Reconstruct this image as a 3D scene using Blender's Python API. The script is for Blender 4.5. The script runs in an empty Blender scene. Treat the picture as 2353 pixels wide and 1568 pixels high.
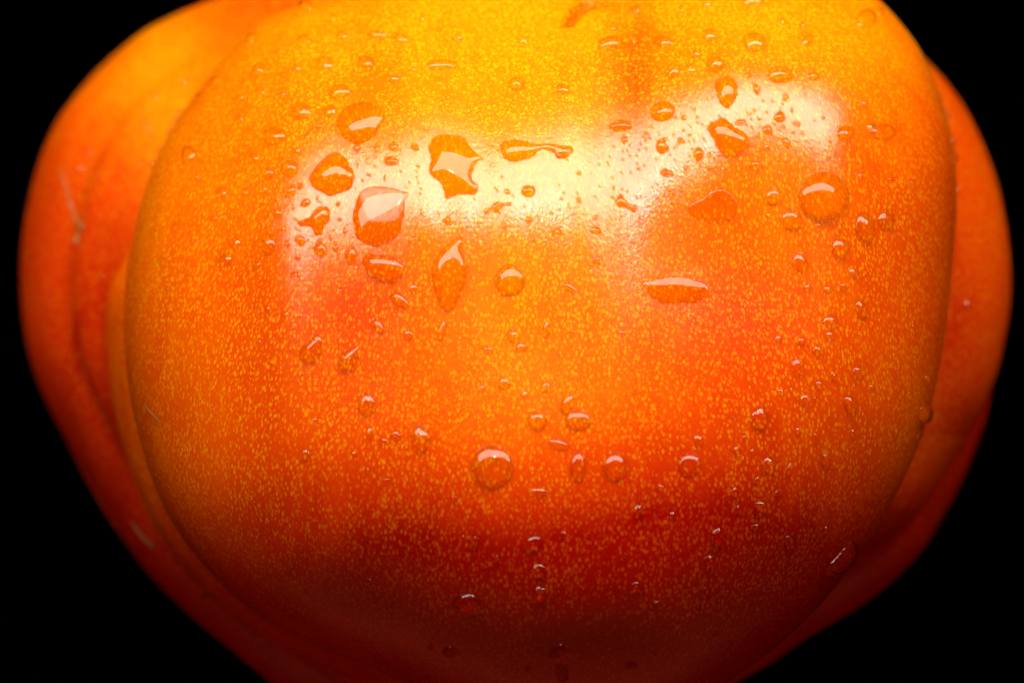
import bpy, math, random
import numpy as np
from mathutils import Vector
from mathutils.bvhtree import BVHTree
random.seed(7)
rng = np.random.RandomState(11)
SC = bpy.context.scene
COL = SC.collection

# ------------------------------------------------------------------ camera
DC = 0.60                       # lens to the tomato's middle, metres
W_REAL = 0.090                  # width of the frame at the tomato, metres
cam_d = bpy.data.cameras.new("camera")
cam = bpy.data.objects.new("camera", cam_d)
COL.objects.link(cam)
CAM = Vector((0, -DC, 0.10))    # the frame's centre is 0.10 m above the origin
cam.location = CAM
cam.rotation_euler = (math.radians(90), 0, 0)
cam_d.sensor_width = 36
cam_d.lens = 36 * DC / W_REAL
cam_d.clip_start = 0.01
cam_d.clip_end = 20
cam_d.dof.use_dof = True
cam_d.dof.focus_distance = DC - 0.023
cam_d.dof.aperture_fstop = 24
SC.camera = cam

# ------------------------------------------------------------------ world, lamps, exposure
w = bpy.data.worlds.new("World")
SC.world = w
w.use_nodes = True
w.node_tree.nodes["Background"].inputs[0].default_value = (1.0, 0.5, 0.25, 1)
w.node_tree.nodes["Background"].inputs[1].default_value = 0.05


def area(name, loc, aim, sx, sy, power, col=(1, 1, 1), shape='RECTANGLE'):
    d = bpy.data.lights.new(name, 'AREA')
    d.shape = shape
    d.size = sx
    d.size_y = sy
    d.energy = power
    d.color = col
    o = bpy.data.objects.new(name, d)
    COL.objects.link(o)
    o.location = loc
    v = Vector(aim) - Vector(loc)
    o.rotation_euler = v.to_track_quat('-Z', 'Y').to_euler()
    return o


def lamp_at(el, az, dist, aim=(0, -0.02, 0.105)):
    e, a = math.radians(el), math.radians(az)
    return (aim[0] + dist * math.cos(e) * math.sin(a), aim[1] - dist * math.cos(e) * math.cos(a), aim[2] + dist * math.sin(e))


AIM = (0, -0.02, 0.105)
strip = area("strip_softbox", lamp_at(66, 6, 0.195), AIM, 0.49, 0.084, 2.1, (1, 0.89, 0.72))
lamp1 = area("small_lamp", lamp_at(54, -3.5, 0.34), AIM, 0.007, 0.015, 0.10, (1, 0.95, 0.85), 'ELLIPSE')
lamp2 = area("small_lamp", lamp_at(54, 3.5, 0.34), AIM, 0.007, 0.013, 0.08, (1, 0.95, 0.85), 'ELLIPSE')
area("added_low_fill", lamp_at(-72, 0, 0.36), AIM, 0.9, 0.7, 0.60, (1, 0.13, 0.02))  # unseen red-tinted fill, added to lift the dark underside
SC.view_settings.view_transform = 'Standard'
SC.view_settings.look = 'None'
SC.view_settings.exposure = 0.0
SC.view_settings.gamma = 1.0
SC.cycles.use_denoising = True
SC.cycles.max_bounces = 10
SC.cycles.transparent_max_bounces = 8
SC.cycles.transmission_bounces = 8
SC.cycles.sample_clamp_indirect = 6.0
SC.cycles.blur_glossy = 0.3

# ------------------------------------------------------------------ helpers
PX = W_REAL / 2352.0            # one unit of the measured plan, metres


def plan(u, v, y=0.0):
    k = (DC + y) / DC
    return Vector(((u - 1176) * PX * k, y, CAM.z + (784 - v) * PX * k))


def mesh_obj(name, verts, faces, mat, parent=None, smooth=True):
    me = bpy.data.meshes.new(name)
    me.from_pydata([tuple(p) for p in verts], [], faces)
    me.materials.append(mat)
    if smooth:
        me.polygons.foreach_set("use_smooth", [True] * len(me.polygons))
    me.update()
    o = bpy.data.objects.new(name, me)
    COL.objects.link(o)
    if parent:
        o.parent = parent
    return o


def tag(o, label, cat, group=None):
    o["label"] = label
    o["category"] = cat
    if group:
        o["group"] = group


def new_mat(name):
    m = bpy.data.materials.new(name)
    m.use_nodes = True
    nt = m.node_tree
    return m, nt, nt.nodes["Principled BSDF"]


class NT:
    def __init__(s, nt):
        s.nt = nt

    def n(s, typ, **kw):
        x = s.nt.nodes.new(typ)
        for k, v in kw.items():
            setattr(x, k, v)
        return x

    def link(s, a, b):
        s.nt.links.new(a, b)

    def put(s, sock, v):
        if hasattr(v, "is_output") or isinstance(v, bpy.types.NodeSocket):
            s.link(v, sock)
        else:
            sock.default_value = v

    def math(s, op, a, b=None, c=None, clamp=False):
        x = s.n("ShaderNodeMath", operation=op)
        x.use_clamp = clamp
        for i, v in enumerate((a, b, c)):
            if v is not None:
                s.put(x.inputs[i], v)
        return x.outputs[0]

    def maprange(s, v, a, b, c, d, smooth=True):
        x = s.n("ShaderNodeMapRange")
        if smooth:
            x.interpolation_type = 'SMOOTHSTEP'
        for i, q in enumerate((v, a, b, c, d)):
            s.put(x.inputs[i], q)
        return x.outputs[0]

    def mix(s, f, a, b, typ='MIX'):
        x = s.n("ShaderNodeMix", data_type='RGBA', blend_type=typ)
        s.put(x.inputs[0], f)
        s.put(x.inputs[6], a)
        s.put(x.inputs[7], b)
        return x.outputs[2]

    def attr(s, name):
        return s.n("ShaderNodeAttribute", attribute_name=name).outputs["Fac"]

    def mapping(s, vec, scale, loc=(0, 0, 0)):
        x = s.n("ShaderNodeMapping")
        s.link(vec, x.inputs[0])
        x.inputs["Scale"].default_value = scale
        x.inputs["Location"].default_value = loc
        return x.outputs[0]

    def noise(s, vec, scale, detail=2.0, rough=0.5):
        x = s.n("ShaderNodeTexNoise")
        s.link(vec, x.inputs["Vector"])
        x.inputs["Scale"].default_value = scale
        x.inputs["Detail"].default_value = detail
        x.inputs["Roughness"].default_value = rough
        return x.outputs[0]

    def voro(s, vec, scale, rand=1.0):
        x = s.n("ShaderNodeTexVoronoi")
        s.link(vec, x.inputs["Vector"])
        x.inputs["Scale"].default_value = scale
        x.inputs["Randomness"].default_value = rand
        return x.outputs["Distance"], x.outputs["Color"]


# ------------------------------------------------------------------ materials
def tomato_material():
    m, nt, b = new_mat("tomato_skin")
    t = NT(nt)
    co = t.n("ShaderNodeTexCoord").outputs["Object"]
    hue = t.attr("ripeness_and_shade")
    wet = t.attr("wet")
    # flesh colour from golden shoulder to deep red base, its dark end painting the light falloff
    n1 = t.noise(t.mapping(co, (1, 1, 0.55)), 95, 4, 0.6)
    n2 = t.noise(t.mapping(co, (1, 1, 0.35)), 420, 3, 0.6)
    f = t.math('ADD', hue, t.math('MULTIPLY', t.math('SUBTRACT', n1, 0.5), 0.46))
    f = t.math('ADD', f, t.math('MULTIPLY', t.math('SUBTRACT', n2, 0.5), 0.24))
    ramp = t.n("ShaderNodeValToRGB")
    t.link(f, ramp.inputs[0])
    el = ramp.color_ramp.elements
    stops = [(0.0, (0.62, 0.150, 0.0004)), (0.25, (0.61, 0.098, 0.0003)), (0.5, (0.53, 0.046, 0.0002)),
             (0.75, (0.42, 0.018, 0.0003)), (1.0, (0.27, 0.0015, 0.0001))]
    el[0].position, el[0].color = stops[0][0], stops[0][1] + (1,)
    el[1].position, el[1].color = stops[-1][0], stops[-1][1] + (1,)
    for p, c in stops[1:-1]:
        e = el.new(p)
        e.color = c + (1,)
    base = ramp.outputs[0]
    # the yellow cell flecks under the skin, upright dashes of two sizes
    warp = t.mapping(co, (1, 1, 0.54))
    d1, c1 = t.voro(warp, 4200)
    d2, c2 = t.voro(t.mapping(co, (1, 1, 0.6), (0.3, 0.1, 0.2)), 2300)
    sep1 = t.n("ShaderNodeSeparateColor")
    t.link(c1, sep1.inputs[0])
    sep2 = t.n("ShaderNodeSeparateColor")
    t.link(c2, sep2.inputs[0])
    dens = t.noise(t.mapping(co, (1, 1, 0.7)), 190, 4, 0.65)
    thr = t.maprange(dens, 0.30, 0.62, 0.50, -0.50)
    pick1 = t.maprange(t.math('SUBTRACT', sep1.outputs[0], thr), -0.05, 0.15, 0.0, 1.0)
    pick2 = t.maprange(t.math('SUBTRACT', sep2.outputs[0], t.math('ADD', thr, 0.25)), -0.05, 0.15, 0.0, 1.0)
    s1 = t.math('MULTIPLY', t.maprange(t.math('SUBTRACT', d1, t.math('MULTIPLY', sep1.outputs[1], 0.30)), 0.02, 0.40, 1.0, 0.0), pick1)
    s2 = t.math('MULTIPLY', t.maprange(t.math('SUBTRACT', d2, t.math('MULTIPLY', sep2.outputs[1], 0.15)), 0.02, 0.24, 1.0, 0.0), pick2)
    s1 = t.math('MULTIPLY', s1, t.maprange(sep1.outputs[2], 0.0, 1.0, 0.25, 1.0))
    fleck = t.math('MAXIMUM', s1, s2)
    fcol = t.n("ShaderNodeValToRGB")
    t.link(hue, fcol.inputs[0])
    e = fcol.color_ramp.elements
    e[0].position, e[0].color = 0.0, (0.76, 0.36, 0.002, 1)
    e[1].position, e[1].color = 1.0, (0.42, 0.055, 0.0004, 1)
    col = t.mix(t.math('MULTIPLY', fleck, 0.78), base, fcol.outputs[0])
    t.link(col, b.inputs["Base Color"])
    # skin relief
    r1 = t.noise(t.mapping(co, (1, 1, 0.3)), 2600, 2, 0.5)
    r2 = t.noise(t.mapping(co, (1, 1, 0.8)), 330, 2, 0.5)
    hgt = t.math('ADD', t.math('MULTIPLY', r1, 0.25), t.math('MULTIPLY', r2, 0.9))
    hgt = t.math('ADD', hgt, t.math('MULTIPLY', fleck, 0.10))
    bump = t.n("ShaderNodeBump")
    bump.inputs["Strength"].default_value = 0.30
    bump.inputs["Distance"].default_value = 0.00012
    t.link(hgt, bump.inputs["Height"])
    t.link(bump.outputs[0], b.inputs["Normal"])
    dry = t.math('SUBTRACT', 1.0, wet, clamp=True)
    b.inputs["Roughness"].default_value = 0.42
    b.inputs["Specular IOR Level"].default_value = 0.0
    b.inputs["Coat Roughness"].default_value = 0.16
    b.inputs["Coat IOR"].default_value = 1.5
    t.link(t.math('MULTIPLY', dry, 0.85), b.inputs["Coat Weight"])
    cb = t.n("ShaderNodeBump")
    cb.inputs["Strength"].default_value = 1.0
    cb.inputs["Distance"].default_value = 0.00003
    r3 = t.noise(t.mapping(co, (1, 1, 0.45)), 5200, 2, 0.6)
    t.link(t.math('ADD', hgt, t.math('MULTIPLY', r3, 0.9)), cb.inputs["Height"])
    t.link(cb.outputs[0], b.inputs["Coat Normal"])
    b.inputs["Subsurface Weight"].default_value = 0.40
    b.inputs["Subsurface Radius"].default_value = (0.0055, 0.0013, 0.0003)
    b.inputs["Subsurface Scale"].default_value = 1.0
    return m


def water_material():
    m, nt, b = new_mat("water")
    nt.nodes.remove(b)
    t = NT(nt)
    out = [n for n in nt.nodes if n.type == 'OUTPUT_MATERIAL'][0]
    co = t.n("ShaderNodeTexCoord").outputs["Object"]
    bump = t.n("ShaderNodeBump")
    bump.inputs["Strength"].default_value = 0.08
    bump.inputs["Distance"].default_value = 0.0001
    t.link(t.noise(co, 900, 2), bump.inputs["Height"])
    refr = t.n("ShaderNodeBsdfRefraction")
    refr.inputs["IOR"].default_value = 1.333
    refr.inputs["Roughness"].default_value = 0.02
    clear = t.n("ShaderNodeBsdfTransparent")
    through = t.n("ShaderNodeMixShader")
    through.inputs[0].default_value = 0.46
    t.link(refr.outputs[0], through.inputs[1])
    t.link(clear.outputs[0], through.inputs[2])
    gl = t.n("ShaderNodeBsdfGlossy")
    gl.inputs["Roughness"].default_value = 0.04
    t.link(bump.outputs[0], gl.inputs["Normal"])
    lw = t.n("ShaderNodeLayerWeight")
    lw.inputs["Blend"].default_value = 0.5
    fres = t.math('ADD', t.math('MULTIPLY', t.math('POWER', lw.outputs["Facing"], 5.0), 0.97), 0.024, clamp=True)
    mixs = t.n("ShaderNodeMixShader")
    t.link(fres, mixs.inputs[0])
    t.link(through.outputs[0], mixs.inputs[1])
    t.link(gl.outputs[0], mixs.inputs[2])
    t.link(mixs.outputs[0], out.inputs[0])
    return m


def fibre_material(name, c1, c2):
    m, nt, b = new_mat(name)
    t = NT(nt)
    co = t.n("ShaderNodeTexCoord").outputs["Object"]
    f = t.maprange(t.noise(co, 700, 3), 0.35, 0.65, 0.0, 1.0)
    t.link(t.mix(f, c1 + (1,), c2 + (1,)), b.inputs["Base Color"])
    b.inputs["Roughness"].default_value = 0.6
    return m


SKIN = tomato_material()
WATER = water_material()

# ------------------------------------------------------------------ the black cloth behind
bm_, bnt, bb = new_mat("black_cloth")
tt = NT(bnt)
nz = tt.noise(tt.n("ShaderNodeTexCoord").outputs["Object"], 900, 2)
tt.link(tt.mix(nz, (0.0002, 0.0002, 0.0002, 1), (0.0006, 0.0006, 0.0006, 1)), bb.inputs["Base Color"])
bb.inputs["Roughness"].default_value = 1.0
bb.inputs["Specular IOR Level"].default_value = 0.0
vs, fs = [], []
NB = 60
for i in range(NB + 1):
    for j in range(2):
        x = -2 + 4 * i / NB
        vs.append((x, 1.2 + 0.03 * math.sin(x * 9) + 0.015 * math.sin(x * 23 + j), -1.2 + 2.8 * j))
for i in range(NB):
    a = 2 * i
    fs.append((a, a + 2, a + 3, a + 1))
bk = mesh_obj("backdrop", vs, fs, bm_)
bk["kind"] = "structure"
bk["label"] = "plain black cloth backdrop behind the tomato"

# ------------------------------------------------------------------ tomato body
CU, CV = 1230.0, 850.0          # middle of the fruit in the measured plan


def outline(pts, yeq, smooth=1.6):
    k = (DC + yeq) / DC
    P = np.array([((u - 1176) * PX * k, (784 - v) * PX * k) for u, v in pts])
    # Catmull-Rom through the points, then polar samples
    n = len(P)
    dense = []
    for i in range(n):
        p0, p1, p2, p3 = P[(i - 1) % n], P[i], P[(i + 1) % n], P[(i + 2) % n]
        for s in np.linspace(0, 1, 16, endpoint=False):
            dense.append(0.5 * ((2 * p1) + (-p0 + p2) * s + (2 * p0 - 5 * p1 + 4 * p2 - p3) * s * s + (-p0 + 3 * p1 - 3 * p2 + p3) * s ** 3))
    dn = np.array(dense)
    c = np.array([(CU - 1176) * PX * k, (784 - CV) * PX * k])
    q = dn - c
    ph = np.arctan2(q[:, 1], q[:, 0])
    rr = np.hypot(q[:, 0], q[:, 1])
    o = np.argsort(ph)
    ph, rr = ph[o], rr[o]
    ph = np.concatenate([ph - 2 * np.pi, ph, ph + 2 * np.pi])
    rr = np.concatenate([rr, rr, rr])
    g = np.linspace(-np.pi, np.pi, 1440, endpoint=False)
    r = np.interp(g, ph, rr)
    s = smooth * 4
    kk = np.exp(-0.5 * (np.arange(-20, 21) / s) ** 2)
    kk /= kk.sum()
    r = np.convolve(np.concatenate([r[-20:], r, r[:20]]), kk, 'valid')
    return g, r, c


A_PTS = [(690, 0), (600, 33), (540, 78), (480, 142), (430, 212), (390, 275), (355, 345), (328, 420), (308, 500), (292, 590), (284, 680),
         (285, 770), (295, 870), (318, 980), (352, 1090), (402, 1190), (480, 1290), (580, 1385), (700, 1455), (850, 1520), (1050, 1600),
         (1280, 1650), (1540, 1610), (1720, 1510), (1860, 1390), (1975, 1250), (2060, 1110), (2118, 980), (2152, 860), (2174, 750), (2188, 640), (2198, 540), (2201, 450), (2197, 370),
         (2184, 298), (2164, 235), (2140, 175), (2112, 115), (2062, 52), (2008, -4), (1850, -80), (1620, -120), (1400, -105), (1150, -120), (900, -75)]
B_PTS = [(440, -2), (350, 38), (280, 84), (210, 148), (152, 215), (112, 280), (84, 350), (60, 440), (45, 530), (40, 620), (46, 710), (62, 800),
         (92, 885), (142, 985), (200, 1090), (255, 1180), (330, 1285), (400, 1360), (480, 1430), (580, 1510), (655, 1568), (850, 1680),
         (1150, 1760), (1400, 1700), (1560, 1615), (1650, 1565), (1750, 1515), (1860, 1440), (1960, 1385), (2083, 1287), (2146, 1199), (2193, 1120), (2230, 1035), (2264, 945), (2270, 850),
         (2180, 700), (2090, 450), (1990, 200), (1800, 0), (1500, -150), (1100, -170), (750, -110)]
C_PTS = [(2120, 135), (2182, 192), (2232, 260), (2272, 340), (2302, 425), (2320, 520), (2328, 620), (2325, 700), (2311, 775), (2290, 855),
         (2258, 930), (2209, 1008), (2176, 1058), (2103, 1166), (2040, 1226), (1945, 1295), (1820, 1360), (1650, 1430), (1400, 1460), (1100, 1400), (850, 1150), (780, 850),
         (850, 500), (1100, 150), (1500, 0), (1800, 10), (2000, 60)]
E_PTS = []
for (u, v) in A_PTS:
    dx, dy = u - CU, v - CV
    rad = math.hypot(dx, dy)
    ang = math.degrees(math.atan2(dy, -dx))       # 0 towards the long fold, + downwards
    k = 0.0
    if -30 < ang < 85:
        k = min(1, (ang + 30) / 20.0) * min(1, (85 - ang) / 25.0)
    off = -90 + 132 * k
    E_PTS.append((CU + dx * (rad + off) / rad, CV + dy * (rad + off) / rad))

LOBES = [  # outline, equator y, front depth, exponent across, exponent in depth
    (outline(A_PTS, 0.0), 0.000, 0.0300, 2.9, 2.35),
    (outline(B_PTS, 0.029), 0.029, 0.026, 1.75, 1.75),
    (outline(C_PTS, 0.020), 0.020, 0.027, 1.85, 1.8),
    (outline(E_PTS, 0.015), 0.015, 0.027, 2.3, 2.0),
]


def fval(L, P):
    (g, r, c), yeq, D, p, q = L
    dx = P[:, 0] - c[0]
    dz = P[:, 2] - c[1]
    ph = np.arctan2(dz, dx)
    R = np.interp(ph, g, r, period=2 * np.pi)
    y = P[:, 1] - yeq
    Dm = np.where(y < 0, D, 0.030)
    if p > 2.5:                      # the front lobe rolls away more gently on its long-fold side
        p = p - 0.55 * np.clip(-np.cos(ph), 0, 1) ** 1.6
    return (np.hypot(dx, dz) / R) ** p + (np.abs(y) / Dm) ** q


# grid of directions, fine on the side one sees
def axis_samples(lo, hi, n, peak, width, gain):
    x = np.linspace(lo, hi, 4000)
    wgt = 1 + gain * np.exp(-0.5 * ((x - peak) / width) ** 8)
    cdf = np.cumsum(wgt)
    cdf = (cdf - cdf[0]) / (cdf[-1] - cdf[0])
    return np.interp(np.linspace(0, 1, n), cdf, x)


NPHI, NTH = 1150, 640
phi = axis_samples(-math.pi, math.pi, NPHI + 1, 0, 1.9, 6)[:-1]      # 0 = towards the camera
th = axis_samples(0, math.pi, NTH, math.pi / 2, 1.25, 1.5)
TH, PH = np.meshgrid(th, phi, indexing='ij')
d = np.stack([np.sin(TH) * np.sin(PH), -np.sin(TH) * np.cos(PH), np.cos(TH)], -1).reshape(-1, 3)
O = np.array([(CU - 1176) * PX, 0.023, (784 - CV) * PX])
rs = []
for L in LOBES:
    lo = np.zeros(len(d))
    hi = np.full(len(d), 0.09)
    for _ in range(22):
        mid = 0.5 * (lo + hi)
        ins = fval(L, O + d * mid[:, None]) < 1
        lo = np.where(ins, mid, lo)
        hi = np.where(ins, hi, mid)
    rs.append(lo)


def smax(a, b, k):
    h = np.clip(0.5 + 0.5 * (a - b) / k, 0, 1)
    return b * (1 - h) + a * h + k * h * (1 - h)


low = np.clip(-d[:, 2] * 1.4 + 0.1, 0, 1)          # softer folds low on the fruit
right = np.clip(d[:, 0] * 2, 0, 1)
r = smax(rs[0], rs[3], 0.0006 + 0.0010 * low)
r = smax(r, rs[2], 0.0005 + 0.0045 * low * right)
r = smax(r, rs[1], 0.0007 + 0.0006 * low)
P = O + d * r[:, None]
P[:, 1] += 0.38 * (P[:, 2] - O[2])                 # the fruit leans back a little
# plan coordinates of every vertex
kk = DC / (DC + P[:, 1])
U = P[:, 0] * kk / PX + 1176
V = 784 - P[:, 2] * kk / PX
front = d[:, 1] < 0.12


def G(u0, v0, su, sv, rot=0.0):
    a = math.radians(rot)
    du, dv = U - u0, V - v0
    x = du * math.cos(a) + dv * math.sin(a)
    y = -du * math.sin(a) + dv * math.cos(a)
    return np.exp(-0.5 * ((x / su) ** 2 + (y / sv) ** 2)) * front


# broad swells and grooves of the front lobe (metres, outwards)
disp = np.zeros(len(P))
disp -= 0.0013 * G(1440, 130, 80, 330, 4)          # groove running down from the stem hollow
disp += 0.0022 * G(1770, 190, 240, 190)            # shoulder beyond the groove
disp += 0.0007 * G(850, 330, 240, 170)
disp += 0.0006 * G(1180, 470, 170, 150)
disp -= 0.0005 * G(1660, 600, 160, 120)
disp += 0.0005 * G(640, 520, 130, 150)
disp -= 0.0008 * G(1180, 40, 120, 200)
disp += 0.0003 * G(1390, 85, 60, 55)               # small nub under the stem hollow
arc = np.exp(-0.5 * ((np.hypot((U - 1385), (V - 85) * 0.95) - 84) / 10.0) ** 2) * (V < 62) * front * np.clip((1430 - U) / 80, 0, 1)
disp -= 0.0010 * arc
for u0_, am_, su_ in ((700, 0.00016, 60), (960, 0.0002, 70), (1090, -0.00022, 45), (1330, 0.00022, 45), (1560, -0.00018, 50), (1900, 0.0002, 80), (520, -0.0002, 60)):
    disp += 1.7 * am_ * G(u0_, 420, su_, 420, 3 * math.sin(u0_))
# long low ribs on the lobes behind
lobeB = (rs[1] >= r - 0.0004)
disp += 0.00022 * np.sin((U - CU) / 38.0) * lobeB * front * 0.4
gB, rB, cB = LOBES[1][0]
rhoB = np.hypot(P[:, 0] - cB[0], P[:, 2] - cB[1]) / np.interp(np.arctan2(P[:, 2] - cB[1], P[:, 0] - cB[0]), gB, rB, period=2 * np.pi)
disp -= 0.0005 * np.exp(-0.5 * ((rhoB - 0.905) / 0.016) ** 2) * lobeB * (U < 900) * np.clip((1500 - V) / 400, 0, 1)
disp += 0.0002 * np.exp(-0.5 * ((rhoB - 0.86) / 0.02) ** 2) * lobeB * (U < 900)
for i in range(60):
    u0, v0 = rng.uniform(100, 2250), rng.uniform(0, 1568)
    s = rng.uniform(30, 110)
    disp += rng.uniform(-1, 1) * 0.0000016 * s * G(u0, v0, s, s * rng.uniform(1, 2))
P = P + d * disp[:, None]
kk = DC / (DC + P[:, 1])
U = P[:, 0] * kk / PX + 1176
V = 784 - P[:, 2] * kk / PX

idx = np.arange(NTH * NPHI).reshape(NTH, NPHI)
a = idx[:-1, :]
b = idx[1:, :]
quads = np.stack([a, b, np.roll(b, -1, 1), np.roll(a, -1, 1)], -1).reshape(-1, 4)
BASE = Vector((float(O[0]), float(O[1]), float(P[:, 2].min())))
TAG = ( "large ribbed orange-red tomato with golden shoulders, wet with water drops", "tomato")
me = bpy.data.meshes.new("tomato")
me.vertices.add(len(P))
loc = P - np.array([BASE.x, BASE.y, BASE.z])
me.vertices.foreach_set("co", loc.astype(np.float32).ravel())
me.loops.add(len(quads) * 4)
me.loops.foreach_set("vertex_index", quads.ravel().astype(np.int32))
me.polygons.add(len(quads))
me.polygons.foreach_set("loop_start", np.arange(0, len(quads) * 4, 4, dtype=np.int32))
me.polygons.foreach_set("use_smooth", np.ones(len(quads), dtype=bool))
me.update(calc_edges=True)
me.materials.append(SKIN)
body = bpy.data.objects.new("tomato", me)
COL.objects.link(body)
body.location = (BASE.x, BASE.y, BASE.z + CAM.z)
tag(body, *TAG)

# skin colour with light falloff and shade painted in: 0 golden, 1 deep red
hue = np.interp(V, [-150, 60, 250, 500, 700, 900, 1050, 1200, 1320, 1600], [0.12, 0.13, 0.17, 0.24, 0.32, 0.42, 0.57, 0.80, 1.0, 1.05])
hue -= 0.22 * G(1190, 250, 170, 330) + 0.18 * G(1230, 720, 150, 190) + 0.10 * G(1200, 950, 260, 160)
hue += 0.07 * G(620, 640, 190, 150) + 0.14 * G(1750, 700, 230, 230) + 0.24 * G(1440, 180, 45, 170) + 0.10 * G(950, 720, 180, 120)  # red patches, plus the stem groove's shade painted redder
hue += 0.14 * G(2100, 500, 90, 400)  # shade towards the right rim, painted as redder skin
hue -= 0.24 * G(480, 1300, 260, 130, 45) + 0.10 * G(950, 1520, 260, 60, 15) + 0.06 * G(400, 1050, 130, 200)
hue -= 0.12 * G(2060, 1100, 90, 220, 25)
hue += 0.22 * np.clip(1 - (2195 - U) / 110, 0, 1) * (V < 1000) + 0.12 * np.clip(1 - (U - 290) / 60, 0, 1)  # rims of the front lobe reddened in place of grazing shade
hue = np.where(lobeB & (U < 900), hue + 0.40 - 0.52 * np.exp(-0.5 * (((U - 330) / 130) ** 2 + ((V - 180) / 220) ** 2)), hue)  # lobe behind painted darker for weaker light, golden near its top
lobeC = (rs[2] >= r - 0.0004)
hue = np.where(lobeC & (U > 1700), hue + 0.12, hue)  # right side lobe also shaded through its colour
hue = np.where(lobeB & (U > 1500) & (V > 800), 1.0, hue)
hue += 0.26 * G(1640, 1230, 300, 110) + 0.16 * G(1180, 1320, 280, 80)  # lower belly painted deeper red where the light falls away
hue += 0.45 * arc                                   # crease shade of the little stem fold, painted as redder skin
hue += (0.05 * np.sin(U / 33.0 + 0.6) + 0.035 * np.sin(U / 14.5 + V / 300.0)) * G(1180, 230, 420, 300)
hue = np.where(~front, 0.6, hue)
at = me.attributes.new("ripeness_and_shade", 'FLOAT', 'POINT')
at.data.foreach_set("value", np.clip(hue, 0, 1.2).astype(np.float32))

# ------------------------------------------------------------------ surface queries
SHIFT = np.array([0, 0, CAM.z])
WP = P + SHIFT
tri_pick = front[quads].all(1)
sub = quads[tri_pick]
bvh = BVHTree.FromPolygons([tuple(p) for p in WP], [tuple(q) for q in sub.tolist()])


def hit(u, v):
    dirv = (plan(u, v) - CAM).normalized()
    p, n, i, dist = bvh.ray_cast(CAM, dirv, 2.0)
    if p is None:
        return None, None
    if n.dot(dirv) > 0:
        n = -n
    return p, n


wet = np.zeros(len(P))
n_view = None


def mark_wet(poly, centre, reach):
    """skin under water has no dry shine: poly in plan units"""
    pu, pv = poly[:, 0], poly[:, 1]
    m = (U > pu.min()) & (U < pu.max()) & (V > pv.min()) & (V < pv.max()) & front
    ids = np.nonzero(m)[0]
    if not len(ids):
        return
    near = np.linalg.norm(WP[ids] - np.array(centre), axis=1) < reach
    ids = ids[near]
    x, y = U[ids], V[ids]
    inside = np.zeros(len(ids), bool)
    j = len(poly) - 1
    for i in range(len(poly)):
        xi, yi, xj, yj = pu[i], pv[i], pu[j], pv[j]
        c = ((yi > y) != (yj > y)) & (x < (xj - xi) * (y - yi) / (yj - yi + 1e-12) + xi)
        inside ^= c
        j = i
    wet[ids[inside]] = 1.0


def spline_loop(pts, n):
    P_ = np.array(pts, float)
    m = len(P_)
    per = 24
    out = []
    for i in range(m):
        p0, p1, p2, p3 = P_[(i - 1) % m], P_[i], P_[(i + 1) % m], P_[(i + 2) % m]
        for s in np.linspace(0, 1, per, endpoint=False):
            cr = 0.5 * ((2 * p1) + (-p0 + p2) * s + (2 * p0 - 5 * p1 + 4 * p2 - p3) * s * s + (-p0 + 3 * p1 - 3 * p2 + p3) * s ** 3)
            out.append(0.6 * cr + 0.4 * (p1 * (1 - s) + p2 * s))
    out = np.array(out)
    seg = np.linalg.norm(np.roll(out, -1, 0) - out, axis=1)
    cs = np.concatenate([[0], np.cumsum(seg)])
    tt_ = np.linspace(0, cs[-1], n, endpoint=False)
    out2 = np.vstack([out, out[:1]])
    return np.stack([np.interp(tt_, cs, out2[:, 0]), np.interp(tt_, cs, out2[:, 1])], 1)


def membrane(poly, N=72):
    """height of a film of water over any outline, 0 at the rim and 1 at its highest"""
    lo, hi = poly.min(0) - 2, poly.max(0) + 2
    gx = np.linspace(lo[0], hi[0], N)
    gy = np.linspace(lo[1], hi[1], N)
    X, Y = np.meshgrid(gx, gy)
    ins = np.zeros(X.shape, bool)
    j = len(poly) - 1
    for i in range(len(poly)):
        xi, yi = poly[i]
        xj, yj = poly[j]
        ins ^= ((yi > Y) != (yj > Y)) & (X < (xj - xi) * (Y - yi) / (yj - yi + 1e-12) + xi)
        j = i
    hx, hy = (gx[1] - gx[0]) ** 2, (gy[1] - gy[0]) ** 2
    f = np.zeros(X.shape)
    for _ in range(900):
        g_ = ((np.roll(f, 1, 1) + np.roll(f, -1, 1)) * hy + (np.roll(f, 1, 0) + np.roll(f, -1, 0)) * hx + hx * hy) / (2 * (hx + hy))
        f = np.where(ins, g_, 0)
    f /= f.max()

    def at(q):
        a_ = (q[0] - lo[0]) / (hi[0] - lo[0]) * (N - 1)
        b_ = (q[1] - lo[1]) / (hi[1] - lo[1]) * (N - 1)
        i0, j0 = int(min(max(a_, 0), N - 2)), int(min(max(b_, 0), N - 2))
        a_, b_ = a_ - i0, b_ - j0
        return (f[j0, i0] * (1 - a_) + f[j0, i0 + 1] * a_) * (1 - b_) + (f[j0 + 1, i0] * (1 - a_) + f[j0 + 1, i0 + 1] * a_) * b_
    return at


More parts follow.
